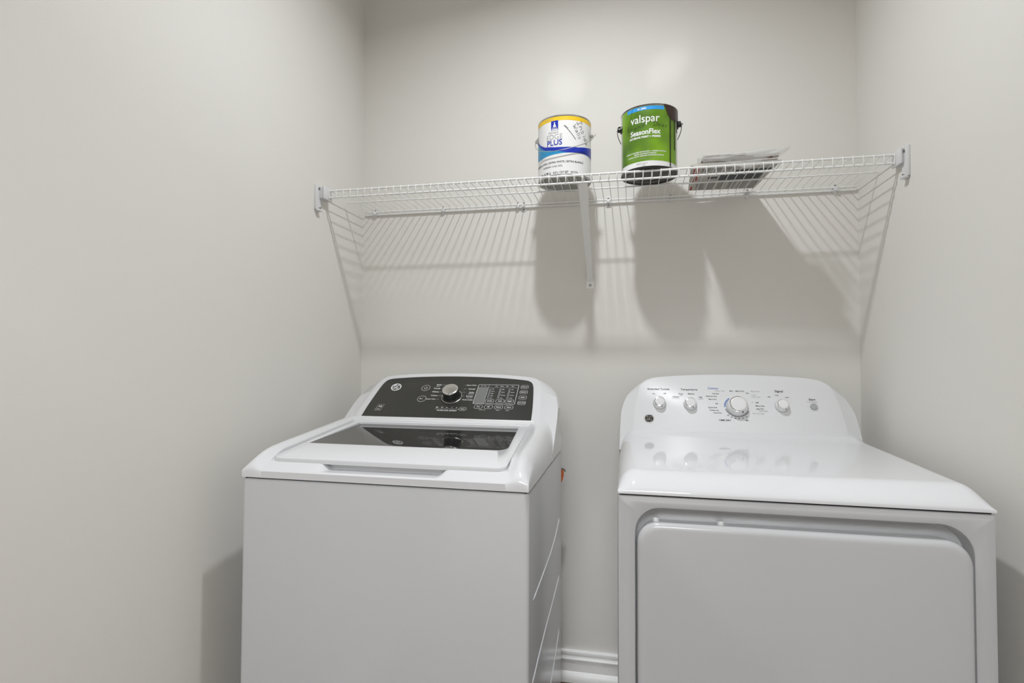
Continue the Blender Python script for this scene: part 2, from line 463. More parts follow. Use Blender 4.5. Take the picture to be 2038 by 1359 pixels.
R = add_loft(bm, [ringw(ws1, 0, 0), [p-WN*.0035 for p in ringw(ws2, 0, 0)], ringw(ws3, .030, .006), ringw(ws4, .055, .006), ringw([(a, v-.055) for a, v in ws4], .07, .0)], closed=False)
bm.faces.new(R[0])
# back plate
bm.faces.new(R[-1][::-1])
shell = finish(bm, 'console_shell', m_white, wash, 40)
bm = bmesh.new()
R = add_loft(bm, [ring(wp, wf, -.001), ring(wp, wf, .0016), [wf(WC+(q.x-WC)*.997, v_, .0022) for q, v_ in zip(ring(wp, wf, 0), [b for a, b in wp+[h for h in wp[::-1] if h[0] > 0]])]])
bm.faces.new(R[-1])
panel = finish(bm, 'control_panel', m_dark, wash, 40); panel['label'] = 'dark charcoal control panel'
pf = lambda x, v: wf(x, v, .0028)
bm = bmesh.new()
def T_(s, x, v, size=.0072, al='CENTER', bold=.00010): add_text(bm, s, size, (x, v), pf, al, bold)
def line(pts, w=.0005, closed=False): add_ribbon(bm, pts, w, pf, closed)
def rrect(x0, v0, x1, v1, r=.003, w=.0006): line(rloop([(x0, v0), (x1, v0), (x1, v1), (x0, v1)], r, 5), w, True)
circ = lambda x, v, r, n=32: [(x+r*cos(2*pi*k/n), v+r*sin(2*pi*k/n)) for k in range(n)]
KX, KV = .3500, .0945
rowsv = [.150, .132, .1155, .098, .081]
for s, v, dx in zip(('Bulky', 'Towels', 'Whites', 'Colors', 'Active Wear'), rowsv, (.046, .048, .049, .048, .045)):
    T_(s, .3015-.001*(v < .09), v, .0060 if v < .09 else .0076, 'RIGHT'); line([(.3045, v), (.3045+(.018 if v in (.150, .1155, .098) else .006), v)], .0005)
T_('Items', .2975, .1425, .0055, 'RIGHT', 0)
for s, v in zip(('Quick Wash', 'Casuals', 'Bulky', 'Sanitize', 'Drain & Spin'), rowsv):
    T_(s, .4175 if v > .09 else .4205, v, .0064 if len(s) > 9 else .0074, 'RIGHT'); line([(.3790, v), (.3790+(.0045 if v > .14 or v < .09 else .010), v)], .0005)
T_('Bedding', .4175, .1085, .0055, 'RIGHT', 0); T_('with Oxi', .4175, .0905, .0055, 'RIGHT', 0)
line(circ(.2520, .1335, .0135), .0008, True); line(circ(.2545, .0815, .0135), .0008, True)
line([(.2520+.005*sin(a), .1330+.005*cos(a)) for a in [x*.3+.6 for x in range(17)]], .0009); line([(.2520, .1345), (.2520, .1400)], .0009)
add_disc(bm, (.2495, .0820), .0022, pf, 10); T_('/', .2555, .0815, .010)
for i, s in enumerate(('MY', 'W', 'm', '1', '5')): T_(s, .3165+.0155*i, .0440, .0060)
line(dens([(.3110, .0375), (.3890, .0375)], .02), .0005); T_('WATER LEVEL SENSING', .3500, .0305, .0060)
line(rloop([(.3870, .0325), (.4100, .0325), (.4100, .0460), (.3870, .0460)], .0065, 6), .0007, True); T_('Start', .3985, .0392, .0062)
# energy emblem lower left
line([(.1170, .0240), (.1350, .0240), (.1400, .0520), (.1220, .0520)], .0006, True); T_('10', .1290, .0420, .012)
T_('year', .1270, .0300, .0055)
# display block
rrect(.4245, .0645, .5540, .1545, .003, .0010); line([(.4585, .0650), (.4585, .1540)], .0006); line([(.4600, .1405), (.5530, .1405)], .0004)
T_('Est. Time', .4415, .1480, .0048, 'CENTER', 0)
for i, s in enumerate(('soil', 'warm', 'hot', 'max')): T_(s, .4830+.0175*i, .1475, .0048)
for i, (x, words, btn) in enumerate(((.4660, ('Off', 'Extra', 'Med', 'Light', 'Low'), 'SOAK'), (.4985, ('Max', 'More', 'Normal', 'Less'), 'SOIL'), (.5275, ('Hot', 'Warm', 'Colors', 'Cold'), 'TEMP'))):
    line(rloop([(x-.0018, .0905), (x+.0018, .0905), (x+.0018, .1350), (x-.0018, .1350)], .0016, 4), .0005, True)
    for j, wd in enumerate(words): T_(wd, x+.0055, .1325-j*(.0405/(len(words)-1)), .0046, 'LEFT', .00003)
    rrect(x-.004, .0695, x+.0215, .0855, .005, .0007); T_(btn, x+.009, .0775, .0062)
for i, s in enumerate(('DELAY', 'SMART', 'DEEP', 'SOUND')):
    v = .1455-i*.0245; rrect(.5620+.0005*i, v-.0075, .5850+.0005*i, v+.0075, .004, .0007); T_(s, .5735+.0005*i, v, .0058)
for i, s in enumerate(('Pre', 'Fill', 'Rinse', 'Care')):
    x = .4450+.0315*i; rrect(x-.0125, .0435, x+.0125, .0585, .005, .0007); T_(s, x, .0510, .0068)
T_('Hold 3 sec', .4600, .0375, .0045, 'CENTER', 0); T_('Warm', .5080, .0370, .0045, 'CENTER', 0); T_('Extra', .5380, .0370, .0045, 'CENTER', 0)
finish(bm, 'panel_lettering', m_wtext, wash, 0, recalc=False)
bm = bmesh.new(); R = add_loft(bm, [[wf(x, v, h) for x, v in rloop([(.4262, .0662), (.4575, .0662), (.4575, .1425), (.4262, .1425)], .001, 2)] for h in (.002, .0026)]); bm.faces.new(R[-1])
finish(bm, 'display_window', m_lcd, wash)
badge(wash, (.1500, .1345), .0170, lambda x, v, h: wf(x, v, h+.0022), m_wtext, m_wtext)
def face_mtx(o, U, N):
    X_ = Vector((1, 0, 0)); m = Matrix((X_, U, N)).transposed().to_4x4(); m.translation = o; return m
km = face_mtx(wf(KX, KV, .0020), WU, WN)
kn = lathe('cycle_knob', [(.0285, 0), (.0290, .003), (.0270, .006), (.0262, .008), (.0255, .026), (.0250, .0275)], m_black, wash, 64, km)
lathe('knob_cap', [(.0250, .0275), (.0252, .0295), (.0246, .0312), (.0236, .0318), (.0200, .0322), (.0001, .0326)], m_chrome, kn, 64, km, caps=False)
lathe('knob_ring', [(.0300, 0), (.0320, .0006), (.0322, .0016), (.0310, .0022), (.0298, .0014)], m_chrome, kn, 64, km, caps=False)
bm = bmesh.new(); add_ribbon(bm, [(.0016, -.0245), (.0016, -.0205)], .0009, lambda x, v: km @ Vector((x, v, .0330))); finish(bm, 'pointer_mark', m_black, kn, 0, False)

# hoses behind the washer
tube('drain_hose', [(.50, AD, .66), (.53, AD+.05, .655), (.54, AD+.09, .60), (.54, AD+.11, .50), (.54, AD+.12, .30), (.53, AD+.10, .15), (.48, AD, .10)], .011, m_rubber, wash, 12)

# orange tag hanging behind the washer
tg = thing('hanging_tag', 'small orange and white curled tag peeking out behind the washing machine', 'tag', (.7805, -.11, .73))
bm = bmesh.new()
P = [(-.012, 0, .010), (.006, -.002, .008), (.0065, -.004, -.010), (.003, -.006, -.026), (-.006, -.007, -.043), (-.014, -.007, -.050)]
V0 = [bm.verts.new((x, y, z)) for x, y, z in P]; V1 = [bm.verts.new((x-.018, y+.004, z+.004)) for x, y, z in P]
for k in range(len(P)-1): bm.faces.new((V0[k], V0[k+1], V1[k+1], V1[k]))
finish(bm, 'tag_sheet', m_orange, tg)
tube('white_edge', [(.0072, -.004, -.014), (.0040, -.0062, -.026), (-.005, -.0075, -.042), (-.012, -.0075, -.049)], .0011, m_wtext, tg, 6)
tube('hook', [(-.012, 0, .013), (.004, -.001, .0115), (.0095, -.001, .008), (.0100, -.001, .002)], .0018, m_rubber, tg, 6)

# ------------------------------------------------------------------ dryer
DXo, DYo = .974, -.760
dry = thing('clothes_dryer', 'white front-load clothes dryer with white console and four knobs, right of the washer', 'dryer', (DXo, DYo, 0), .004)
DD = .640
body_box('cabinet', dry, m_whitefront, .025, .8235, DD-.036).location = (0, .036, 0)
box('top_seam', (.006, .006, .80), (AW-.006, DD-.01, .832), m_gap, dry)
for x in (.06, AW-.06):
    for y in (.06, DD-.06):
        lathe('leveling_foot', [(.022, 0), (.024, .004), (.020, .012), (.010, .014), (.010, .03)], m_rubber, dry, 20, Matrix.Translation((x, y, 0)))
# front frame with rounded door recess
bm = bmesh.new()
of = rloop([(0, .03), (AW, .03), (AW, .8235), (0, .8235)], [.004]*4, 4)
NN = 9
inn = rloop([(.0355, .10), (.6500, .10), (.6500, .8010), (.0355, .8010)], [.04, .04, .058, .052], NN)
def vv(p, y): return bm.verts.new((p[0], y, p[1]))
def offs(lp, k):
    cx, cz = AW/2, .43
    return [(cx+(x-cx)*(1-k/(AW/2)), cz+(z-cz)*(1-k/.39)) for x, z in lp]
O0 = [vv(p, .037) for p in of]; O1 = [vv(p, .008) for p in of]; O2 = [vv(p, .0025) for p in offs(of, .0022)]; O3 = [vv(p, 0) for p in offs(of, .0090)]
I0 = [vv(p, 0) for p in offs(inn, -.003)]; I1 = [vv(p, .0015) for p in inn]; I2 = [vv(p, .010) for p in offs(inn, .0015)]; I3 = [vv(p, .026) for p in offs(inn, .006)]; I4 = [vv(p, .034) for p in offs(inn, .016)]
def br(a, b):
    n = len(a)
    for k in range(n): bm.faces.new((a[k], a[(k+1) % n], b[(k+1) % n], b[k]))
br(O0, O1); br(O1, O2); br(O2, O3); br(I0, I1); br(I1, I2); br(I2, I3); br(I3, I4)
bm.faces.new(I4)
es = [bm.edges.get((L[k], L[(k+1) % len(L)])) or bm.edges.new((L[k], L[(k+1) % len(L)])) for L in (O3, I0) for k in range(len(L))]
bmesh.ops.triangle_fill(bm, use_beauty=True, use_dissolve=False, edges=es)
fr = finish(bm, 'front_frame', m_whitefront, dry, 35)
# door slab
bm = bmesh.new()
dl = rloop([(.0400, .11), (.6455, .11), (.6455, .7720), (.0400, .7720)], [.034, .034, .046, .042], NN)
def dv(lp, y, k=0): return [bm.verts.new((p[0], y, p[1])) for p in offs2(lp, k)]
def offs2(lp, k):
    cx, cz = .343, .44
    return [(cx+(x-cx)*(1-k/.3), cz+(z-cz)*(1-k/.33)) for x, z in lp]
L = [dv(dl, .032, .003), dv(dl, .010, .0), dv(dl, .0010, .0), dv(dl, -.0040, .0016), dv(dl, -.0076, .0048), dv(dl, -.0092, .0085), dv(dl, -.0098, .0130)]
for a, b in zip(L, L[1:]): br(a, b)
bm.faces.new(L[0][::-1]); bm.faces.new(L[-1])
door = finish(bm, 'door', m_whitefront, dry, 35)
for x in (.078, .2055):
    bm = bmesh.new(); add_lathe(bm, [(.007, 0), (.007, .0045), (.0055, .0075), (.0001, .0085)], 16, Matrix.Translation((x, .012, .7715)), True)
    finish(bm, 'door_bumper', m_plastic, door)

# top cap, rising gently and sweeping up into the console
def zd(y): return .869+.026*(y-.05)
BY, BZ = .54, .883
bm = bmesh.new()
colsL = [0, .0010, .003, .006, .010, .015, .021, .028, .035, .042, .05, .09, .16, .25]
cols = colsL+[.343]+[AW-c for c in colsL[::-1]]
rows = [0, .0006, .002, .005, .009, .014, .020, .027, .035, .043, .052, .062, .09, .14, .20, .28, .36, .42, .46, .49, .51, .52, .53, .54, .55, .57, .61, .64]
V = []
for y in rows:
    row = []
    for x in cols:
        z = capz(x, y, AW, .8315, zd, .036, .050, 1.75, 1.45)
        xx = min(x, AW-x)
        fil = sst(.485, .555, y)*.010*sst(.005, .05, xx)
        z += fil

        row.append(bm.verts.new((x, y, z)))
    V.append(row)
for a, b in zip(V, V[1:]):
    for k in range(len(a)-1): bm.faces.new((a[k], a[k+1], b[k+1], b[k]))
bd = V[0] + [r[-1] for r in V[1:]] + V[-1][-2::-1] + [r[0] for r in V[-2:0:-1]]
lo = [bm.verts.new((v.co.x, v.co.y, .8268)) for v in bd]
n = len(bd)
for k in range(n): bm.faces.new((bd[k], bd[(k+1) % n], lo[(k+1) % n], lo[k]))
bm.faces.new(lo)
finish(bm, 'top_cap', m_gloss, dry, 40)

DB, DU, DN = Vector((0, BY, BZ)), Vector((0, .455, .8905)), Vector((0, -.8905, .455))
def df(x, v, h=0): return Vector((x, 0, 0))+DB+DU*(v*.925)+DN*h
DC = .3365
ds1 = smooth_half([(.2952, -.030), (.2950, -.006), (.2930, .05), (.2880, .10), (.2790, .150), (.2700, .172), (.2500, .1880), (.2200, .1975), (.150, .2050), (.07, .2090), (0, .2100)])
ds2 = smooth_half([(.3002, -.032), (.3000, -.006), (.2980, .05), (.2930, .10), (.2840, .153), (.2740, .177), (.2530, .1930), (.2220, .2025), (.150, .2100), (.07, .2140), (0, .2150)])
ds3 = smooth_half([(.3388, -.060), (.3380, -.012), (.3360, .04), (.3320, .085), (.3180, .128), (.3000, .155), (.2720, .1800), (.2350, .1960), (.155, .2080), (.07, .2130), (0, .2140)])
def ringd(h, back=0, down=0, d=0): return [p+Vector((0, back, -down)) for p in ring(h, df, d, DC)]
bm = bmesh.new()
R = add_loft(bm, [ringd(ds1), ringd(ds2, 0, 0, -.0035), ringd(ds3, .020, .004), ringd(ds3, .045, .010), ringd([(a, v-.05) for a, v in ds3], .06, 0)], closed=False)
bm.faces.new(R[0]); bm.faces.new(R[-1][::-1])
finish(bm, 'console', m_console, dry, 42)
pf = lambda x, v: df(x, v, .0004)
bm = bmesh.new()
T_('Extended Tumble', .1165, .1560, .0093, bold=.00012); T_('Temperature', .2080, .1560, .0093, bold=.00012)
T_('Signal', .4660, .1545, .0105, bold=.00018); T_('Start', .5540, .1275, .0092, bold=.00018)
T_('On', .1020, .1390, .0060); T_('Off', .1350, .1400, .0060)
T_('Delicate', .1680, .1290, .0056); T_('Press', .1830, .1400, .0062); T_('Low', .183, .134, .0050, bold=0)
T_('Medium', .2140, .1405, .0062); T_('High', .2405, .1290, .0060)
for s, x, v in (('Less Dry', .2830, .1430), ('Optimum Dry', .2760, .1330), ('More Dry', .2740, .1225), ('Off', .2770, .1070), ('Quick Fluff', .2730, .0930), ('Freshen Up', .2800, .0840), ('Timed Dry', .2860, .0750)):
    T_(s, x+.0125-.002*(s[0] == 'F'), v, .0056, 'RIGHT')
for i, s in enumerate(('60', '50', '40', '30', '20', '10')): 
    a = radians(228+15*i); T_(s, KX*0+.3440+.0415*cos(a), .0985+.0415*sin(a), .0060)
T_('TIME DRY', .3060, .0500, .0078, bold=.00018); T_('Min', .3680, .0515, .0060)
T_('Off', .3970, .1130, .0062, 'LEFT'); T_('More Dry', .3960, .1020, .0062, 'LEFT'); T_('Less Dry', .3960, .0920, .0062, 'LEFT')
T_('Max', .3310, .1530, .0060); T_('More Dry', .3560, .1530, .0062); T_('Dry', .3770, .1460, .0058)
T_('Off', .4360, .1340, .0055); T_('Low', .4590, .1410, .0058); T_('Loud', .4860, .1340, .0050)
for k in range(17):
    a0 = radians(196+8.2*k); line([(.3440+.0345*cos(a0+j*.03), .0985+.0345*sin(a0+j*.03)) for j in range(4)], .0034)
add_disc(bm, (.3880, .1150), .0011, pf, 10); add_disc(bm, (.3095, .1090), .0009, pf, 10)
finish(bm, 'console_lettering', m_btext, dry, 0, recalc=False)
bm = bmesh.new()
T_('Press & Hold', .5530, .1195, .0052, bold=0); T_('Sensor Dry', .2980, .1530, .0062, bold=0); T_('Easy Care', .2900+.11, .1530, .0066, bold=0)
T_('Lower', .3930, .1400, .0055, bold=0); T_('Ultra Care', .4000, .1330, .0058, bold=0); T_('Delicates', .4160, .0850, .0068, bold=0)
T_('Reduced Static', .4020, .0760, .0055, bold=0); T_('Anti-Bacterial', .1670, .1235, .0042, bold=0); T_('Normal', .2410, .1225, .0045, bold=0)
finish(bm, 'grey_lettering', m_gtext, dry, 0, recalc=False)
bm = bmesh.new()
T_('Cottons', .2790, .1615, .0092, bold=.0001)
for k in range(6):
    a0 = radians(128+9.6*k); line([(.3440+.0350*cos(a0+j*.03), .0985+.0350*sin(a0+j*.03)) for j in range(5)], .0042)
finish(bm, 'blue_lettering', m_blue, dry, 0, recalc=False)
badge(dry, (.0865, .0500), .0148, lambda x, v, h: df(x, v, h), m_bright, m_bright)
def dknob(x, v, r, h, name, big=False):
    mt = face_mtx(df(x, v, 0), DU, DN)
    k = lathe(name, [(r*.98, .0), (r*.98, .0014), (r*1.0, .0018), (r*1.0, h*.25), (r*.93, h*.60), (r*.86, h*.80)], m_plastic, dry, 56, mt)
    lathe('knob_bezel', [(r*.86, h*.80), (r*.84, h*.93), (r*.79, h*.985), (r*.72, h)], m_bright, k, 56, mt, caps=False)
    lathe('knob_cap', [(r*.72, h), (r*.70, h*1.015), (r*.60, h*1.03), (.0001, h*1.04)], m_plastic, k, 56, mt, caps=False)
    lathe('knob_base', [(r*1.05, .0), (r*1.05, .0012), (r*.97, .0016)], m_grey, k, 56, mt, caps=False)
    bm = bmesh.new()
    def side(a, t):   # on the flank
        rr = r*(.93+(.86-.93)*t)+.0002; return mt @ Vector((rr*cos(a), rr*sin(a), h*(.60+.2*t)))
    a = radians(-66)
    q = [mt @ Vector(((r*.86+.0004)*cos(a+d), (r*.86+.0004)*sin(a+d), h*z)) for d, z in ((-.05, .62), (.05, .62), (.05, .92), (-.05, .92))]
    q = [mt @ Vector((r*rr*cos(a+d), r*rr*sin(a+d), h*z+.0003)) for d, rr, z in ((-.06, .935, .62), (.06, .935, .62), (.06, .85, .93), (-.06, .85, .93))]
    bm.faces.new([bm.verts.new(p) for p in q]); finish(bm, 'pointer_mark', m_btext, k, 0, False)
    return k
dknob(.1185, .1045, .0190, .018, 'tumble_knob'); dknob(.2090, .1030, .0190, .018, 'temperature_knob')
kk = dknob(.3440, .0985, .0300, .024, 'cycle_knob'); dknob(.4690, .1030, .0190, .018, 'signal_knob')
# SELECT written round the big knob
bm = bmesh.new(); mt = face_mtx(df(.3440, .0985, 0), DU, DN)
for i, ch in enumerate('SELECT'):
    a = radians(-142+15.5*i)
    vs, fs = text_mesh(ch, .0062, 'CENTER', .0001)
    Vv = []
    for v_ in vs:
        aa = a+v_.x/.0290; t = (v_.y+.003)/.006
        rr = .0290-.0012*t+.0003; hh = .0080+.0060*t
        Vv.append(bm.verts.new(mt @ Vector((rr*cos(aa), rr*sin(aa), hh))))
    for f in fs: bm.faces.new([Vv[j] for j in f])
finish(bm, 'knob_lettering', m_gtext, kk, 0, False)
sb = lathe('start_button', [(.0098, 0), (.0098, .0035), (.0090, .0048), (.0001, .0052)], m_grey, dry, 40, face_mtx(df(.5555, .1030, 0), DU, DN), caps=False)
# curved bright scuff seam lines where console meets cap (moulded bead)
tube('moulded_bead', [df(DC-.285, -.006, .002), df(DC, -.007, .002), df(DC+.285, -.006, .002)], .0012, m_gloss, dry, 6)
# exhaust duct behind
bm = bmesh.new()
prof = []
for k in range(15): prof += [(.050 if k % 2 else .053, k*.008)]
add_lathe(bm, prof, 24, Matrix.Translation((.343, DD-.03, .12)) @ Matrix.Rotation(-pi/2, 4, 'X')); finish(bm, 'exhaust_duct', m_tin, dry)

# ------------------------------------------------------------------ wire shelf
X0, ZS, YF, YM, LH, INCH = .0243, 1.6600, -.2830, -.1480, .0224, .0254
shelf = thing('wire_shelf', 'white wire shelf running wall to wall above the washer and dryer', 'shelf', (X0, 0, ZS))
RR, RW = .0031, .00130
def rail(nm, y, z, r, x0=-.004, x1=66*INCH+.004): return tube(nm, [(x0, y, z), (x1, y, z)], r, m_wire, shelf, 10)
rail('front_rail', YF, 0, RR); rail('front_rail', YF, -LH, RR); rail('middle_rail', YM, -.0028, .0024, -.012, 66*INCH+.016)
rail('back_rail', -.0100, -.0028, .0026, -.006, 66*INCH+.006); rail('back_rail', -.0060, -.0120, .0026, -.006, 66*INCH+.006)
bm = bmesh.new()
add_tube(bm, [(0, -.0050, -.0145), (0, -.0085, -.0015), (0, -.012, RR+.0004), (0, YF+.003, RR+.0008), (0, YF-.0030, RR-.0003), (0, YF-.0046, -.0035), (0, YF-.0046, -LH-.0025), (0, YF-.002, -LH-.0042)], RW, 6)
dw = finish(bm, 'deck_wire', m_wire, shelf, 50)
for i in range(1, 67):
    c = dw.copy(); c.location = (i*INCH, 0, 0); COL.objects.link(c); c.parent = shelf

def screw(name, p, ax, r, parent):
    mt = Matrix.Translation(Vector(p)) @ Vector((0, 0, 1)).rotation_difference(Vector(ax)).to_matrix().to_4x4()
    return lathe(name, [(r, 0), (r*.95, .0012), (r*.6, .0022), (r*.45, .0016), (.0001, .0016)], m_zinc, parent, 16, mt, caps=False)

def end_bracket(side):
    w = 0 if side < 0 else ROOM_W
    t = thing('end_bracket', ('white plastic shelf end bracket screwed to the left wall' if side < 0 else 'white plastic shelf end bracket screwed to the right wall'), 'bracket', (w, -.300, 1.640))
    s = -side
    def b(nm, x0, x1, y0, y1, z0, z1, bev=.0015):
        return box(nm, (min(s*x0, s*x1), y0, z0), (max(s*x0, s*x1), y1, z1), m_plastic, t, bev)
    # wall plate: pointed at top, hooked at bottom
    bm = bmesh.new()
    out = [(-.030, .026), (-.022, .030), (-.010, .029), (.030, .027), (.032, -.010), (.004, -.014), (-.006, -.046), (-.012, -.056), (-.030, -.050)]
    A = [bm.verts.new((0, y, z)) for y, z in out]; B = [bm.verts.new((s*.0045, y, z)) for y, z in out]
    n = len(out)
    for k in range(n): bm.faces.new((A[k], A[(k+1) % n], B[(k+1) % n], B[k]))
    bm.faces.new(A); bm.faces.new(B); finish(bm, 'wall_plate', m_plastic, t)
    b('outer_flange', .0, .0085, -.036, -.026, -.052, .030, .002)
    e = X0-.0035 if side < 0 else ROOM_W-(X0+66*INCH)-.0035
    b('rail_socket', .002, e, -.013, .034, -.010, .027, .002)
    b('socket_lip', e-.003, e+.002, -.0155, .036, -.012, .030, .001)
    b('socket_tongue', e, e+.004, .016, .030, -.004, .018, .0008)
    b('hook_foot', .002, .016, -.033, -.012, -.057, -.050, .002)
    screw('screw', (s*.005, -.016, .020), (s, -.5, 0), .0042, t); screw('screw', (s*.006, -.012, -.044), (s, -.5, 0), .0042, t)
end_bracket(-1); end_bracket(1)

# diagonal support brace
bt = thing('shelf_brace', 'white diagonal steel brace from the front of the shelf down to the back wall', 'brace', (.866, 0, 1.38))
TOP = Vector((-.004, YF+.002, ZS-LH-1.38-.002)); BOT = Vector((.0, -.006, -.004))
ax = (BOT-TOP).normalized(); side = Vector((1, 0, 0)); nb = ax.cross(side).normalized()
bm = bmesh.new()
def chan(p, w, d):
    return [p-side*w/2+nb*d, p-side*w/2, p+side*w/2, p+side*w/2+nb*d, p+side*(w/2-.0015)+nb*d, p+side*(w/2-.0015)+nb*.0015, p-side*(w/2-.0015)+nb*.0015, p-side*(w/2-.0015)+nb*d]
sgn = 1 if nb.z > 0 else -1
nb = nb*sgn
R = add_loft(bm, [chan(TOP, .027, .012), chan(TOP.lerp(BOT, .1), .026, .012), chan(TOP.lerp(BOT, .5), .021, .011), chan(TOP.lerp(BOT, .9), .018, .008), chan(BOT, .022, .003)])
bm.faces.new(R[0]); bm.faces.new(R[-1]); finish(bm, 'brace_channel', m_wire, bt, 30)
bm = bmesh.new()
out = rloop([(-.0135, -.030), (.0135, -.030), (.0135, .006), (-.0135, .006)], .003, 3)
R = add_loft(bm, [[(x, y, z) for x, z in out] for y in (0, -.003)]); bm.faces.new(R[0]); bm.faces.new(R[-1]); finish(bm, 'wall_foot', m_wire, bt)
screw('screw', (0, -.003, -.018), (0, -1, 0), .0045, bt)
bm = bmesh.new(); add_tube(bm, [TOP+Vector((0, .004, 0)), TOP+Vector((0, -.001, .006)), (-.004, YF-.006, ZS-1.38-.010), (-.004, YF-.005, ZS-1.38+.004)], .0028, 8); finish(bm, 'hook', m_wire, bt)

# wall clips under the back rail
def clip(x, label, kind):
    t = thing('wall_clip', label, 'clip', (x, 0, 1.652), 0, 'shelf clips on the back wall')
    if kind == 0:     # moulded clip with pointed tip
        bm = bmesh.new(); add_box(bm, (-.0065, -.014, -.006), (.0065, 0, .006), .002)
        add_box(bm, (-.009, -.006, -.004), (.009, 0, .004), .0015); add_box(bm, (-.0035, -.0035, .004), (.0035, 0, .017), .001)
        finish(bm, 'clip_body', m_plastic, t)
        bm = bmesh.new()
        q = [(-.007, 0, -.005), (.007, 0, -.005), (.002, 0, -.016), (-.002, 0, -.016)]; A = [bm.verts.new(p) for p in q]; B = [bm.verts.new((p[0]*.8, -.007 if p[2] > -.01 else -.003, p[2])) for p in q]
        for k in range(4): bm.faces.new((A[k], A[(k+1) % 4], B[(k+1) % 4], B[k]))
        bm.faces.new(A); bm.faces.new(B); finish(bm, 'pointed_tip', m_plastic, t)
        screw('screw', (0, -.0035, .0145), (0, -1, 0), .0026, t)
    elif kind == 1:   # flat plate with two screws
        box('clip_plate', (-.0085, -.0022, -.018), (.0085, 0, .018), m_plastic, t, .001)
        box('clip_hook', (-.006, -.014, -.005), (.006, 0, .003), m_plastic, t, .0015)
        screw('screw', (0, -.0024, .0115), (0, -1, 0), .0034, t); screw('screw', (0, -.0024, -.0115), (0, -1, 0), .0034, t)
    else:             # small tab
        box('clip_plate', (-.006, -.0030, -.006), (.006, 0, .016), m_plastic, t, .001)
        box('clip_hook', (-.006, -.013, -.011), (.006, 0, -.004), m_plastic, t, .0015)
        screw('screw', (0, -.0032, .011), (0, -1, 0), .0028, t)
clip(.0545, 'small white pointed shelf clip nearest the left wall', 0)
clip(.3260, 'small white pointed shelf clip, second from the left wall', 0)
clip(.6075, 'small white pointed shelf clip just left of a two-screw plate', 0)
clip(.6290, 'white two-screw clip plate beside a pointed clip, left of the brace', 1)
clip(.9290, 'white two-screw clip plate just right of the brace, below the gap between paint cans', 1)
clip(1.1380, 'small white tab clip under the green paint can, right side', 2)
clip(1.3830, 'small white pointed shelf clip under the newspapers', 0)
clip(1.6480, 'small white pointed shelf clip nearest the right wall', 0)

# ------------------------------------------------------------------ paint cans
CR, CH = .0840, .190
def can(name, label, x, y, face):
    """face: angle of label centre, 0 = towards -y, positive turns right"""
    t = thing(name, label, 'paint can', (x, y, ZS+RR+.0022))
    return t
def cyl(r):
    return lambda a, v: Vector((r*sin(a), -r*cos(a), v))
def ears_bail(t, phiR, phiL, v, low, m, rad=.0012, drop='front'):
    for ph in (phiR, phiL):
        mt = Matrix.Translation((CR*sin(ph), -CR*cos(ph), v)) @ Vector((0, 0, 1)).rotation_difference(Vector((sin(ph), -cos(ph), 0))).to_matrix().to_4x4()
        e = lathe('handle_ear', [(.0135, 0), (.0125, .0025), (.0070, .0040), (.0055, .0085), (.0040, .0100), (.0001, .0105)], m, t, 24, mt, caps=False)
# --- white can
wc = can('paint_can', 'white paint can with yellow rim band and blue swoosh label, on the wire shelf', .7965, -.1880, 0)
lathe('can_body', [(CR-.004, .004), (CR-.001, .0005), (CR+.0005, .0), (CR+.0008, .0030), (CR-.0006, .0050), (CR-.0006, CH-.004), (CR+.0009, CH-.0025), (CR+.0009, CH), (CR-.003, CH+.0006), (CR-.005, CH-.004)], m_tin, wc, 72, caps=False)
lathe('can_bottom', [(CR-.003, .0040), (CR-.010, .0045), (.055, .0040), (.0001, .0046)], m_tindark, wc, 64, caps=False)
lathe('can_lid', [(CR-.0045, CH-.003), (CR-.008, CH-.006), (CR-.012, CH-.001), (.056, CH-.002), (.0001, CH-.0025)], m_lid, wc, 64, caps=False)
lathe('paper_label', [(CR+.0002, .0060), (CR+.0002, CH-.0050)], m_label, wc, 96, caps=False)
lathe('yellow_band', [(CR+.0004, CH-.0175), (CR+.0004, CH-.0050)], m_yellow, wc, 96, caps=False)
VA = radians(6.3)      # direction of the label centre
def strip(nm, top, bot, m, t, r, d0=-100, d1=100, off=VA):
    bm = bmesh.new(); P = []
    n = 80
    for k in range(n+1):
        d = d0+(d1-d0)*k/n; a = radians(d)+off; f = cyl(r)
        P.append((bm.verts.new(f(a, interp(top, d))), bm.verts.new(f(a, interp(bot, d)))))
    for a, b in zip(P, P[1:]): bm.faces.new((a[0], b[0], b[1], a[1]))
    return finish(bm, nm, m, t)
TT = [(-100, .150), (-90, .145), (-60, .110), (-45, .098), (-20, .0905), (0, .0890), (30, .0900), (60, .098), (90, .110), (100, .113)]
BB = [(-100, .0700), (-60, .0640), (-41, .0670), (-20, .0690), (11, .0715), (43, .0735), (80, .0700), (100, .068)]
MM = [(-100, .146), (-90, .140), (-60, .102), (-45, .088), (-20, .0800), (5, .0720), (30, .0725), (60, .0735), (80, .0700), (100, .068)]
strip('teal_swoosh', TT, BB, m_teal, wc, CR+.0004); strip('blue_swoosh', TT, MM, m_navy, wc, CR+.0006)
def cf(r, off=VA): return lambda u, v: cyl(r)(u/CR+off, v)
deg = lambda d: radians(d)*CR
pfc = cf(CR+.00045)
def rectp(bm, u0, v0, u1, v1, f, n=6):
    P = [(bm.verts.new(f(u0+(u1-u0)*k/n, v0)), bm.verts.new(f(u0+(u1-u0)*k/n, v1))) for k in range(n+1)]
    for a, b in zip(P, P[1:]): bm.faces.new((a[0], b[0], b[1], a[1]))
bm = bmesh.new(); rectp(bm, deg(-29), .1435, deg(-13), .1735, cf(CR+.0006)); finish(bm, 'blue_emblem', m_navy, wc, 0, False)
bm = bmesh.new(); fe = cf(CR+.0009)
uc = deg(-21)
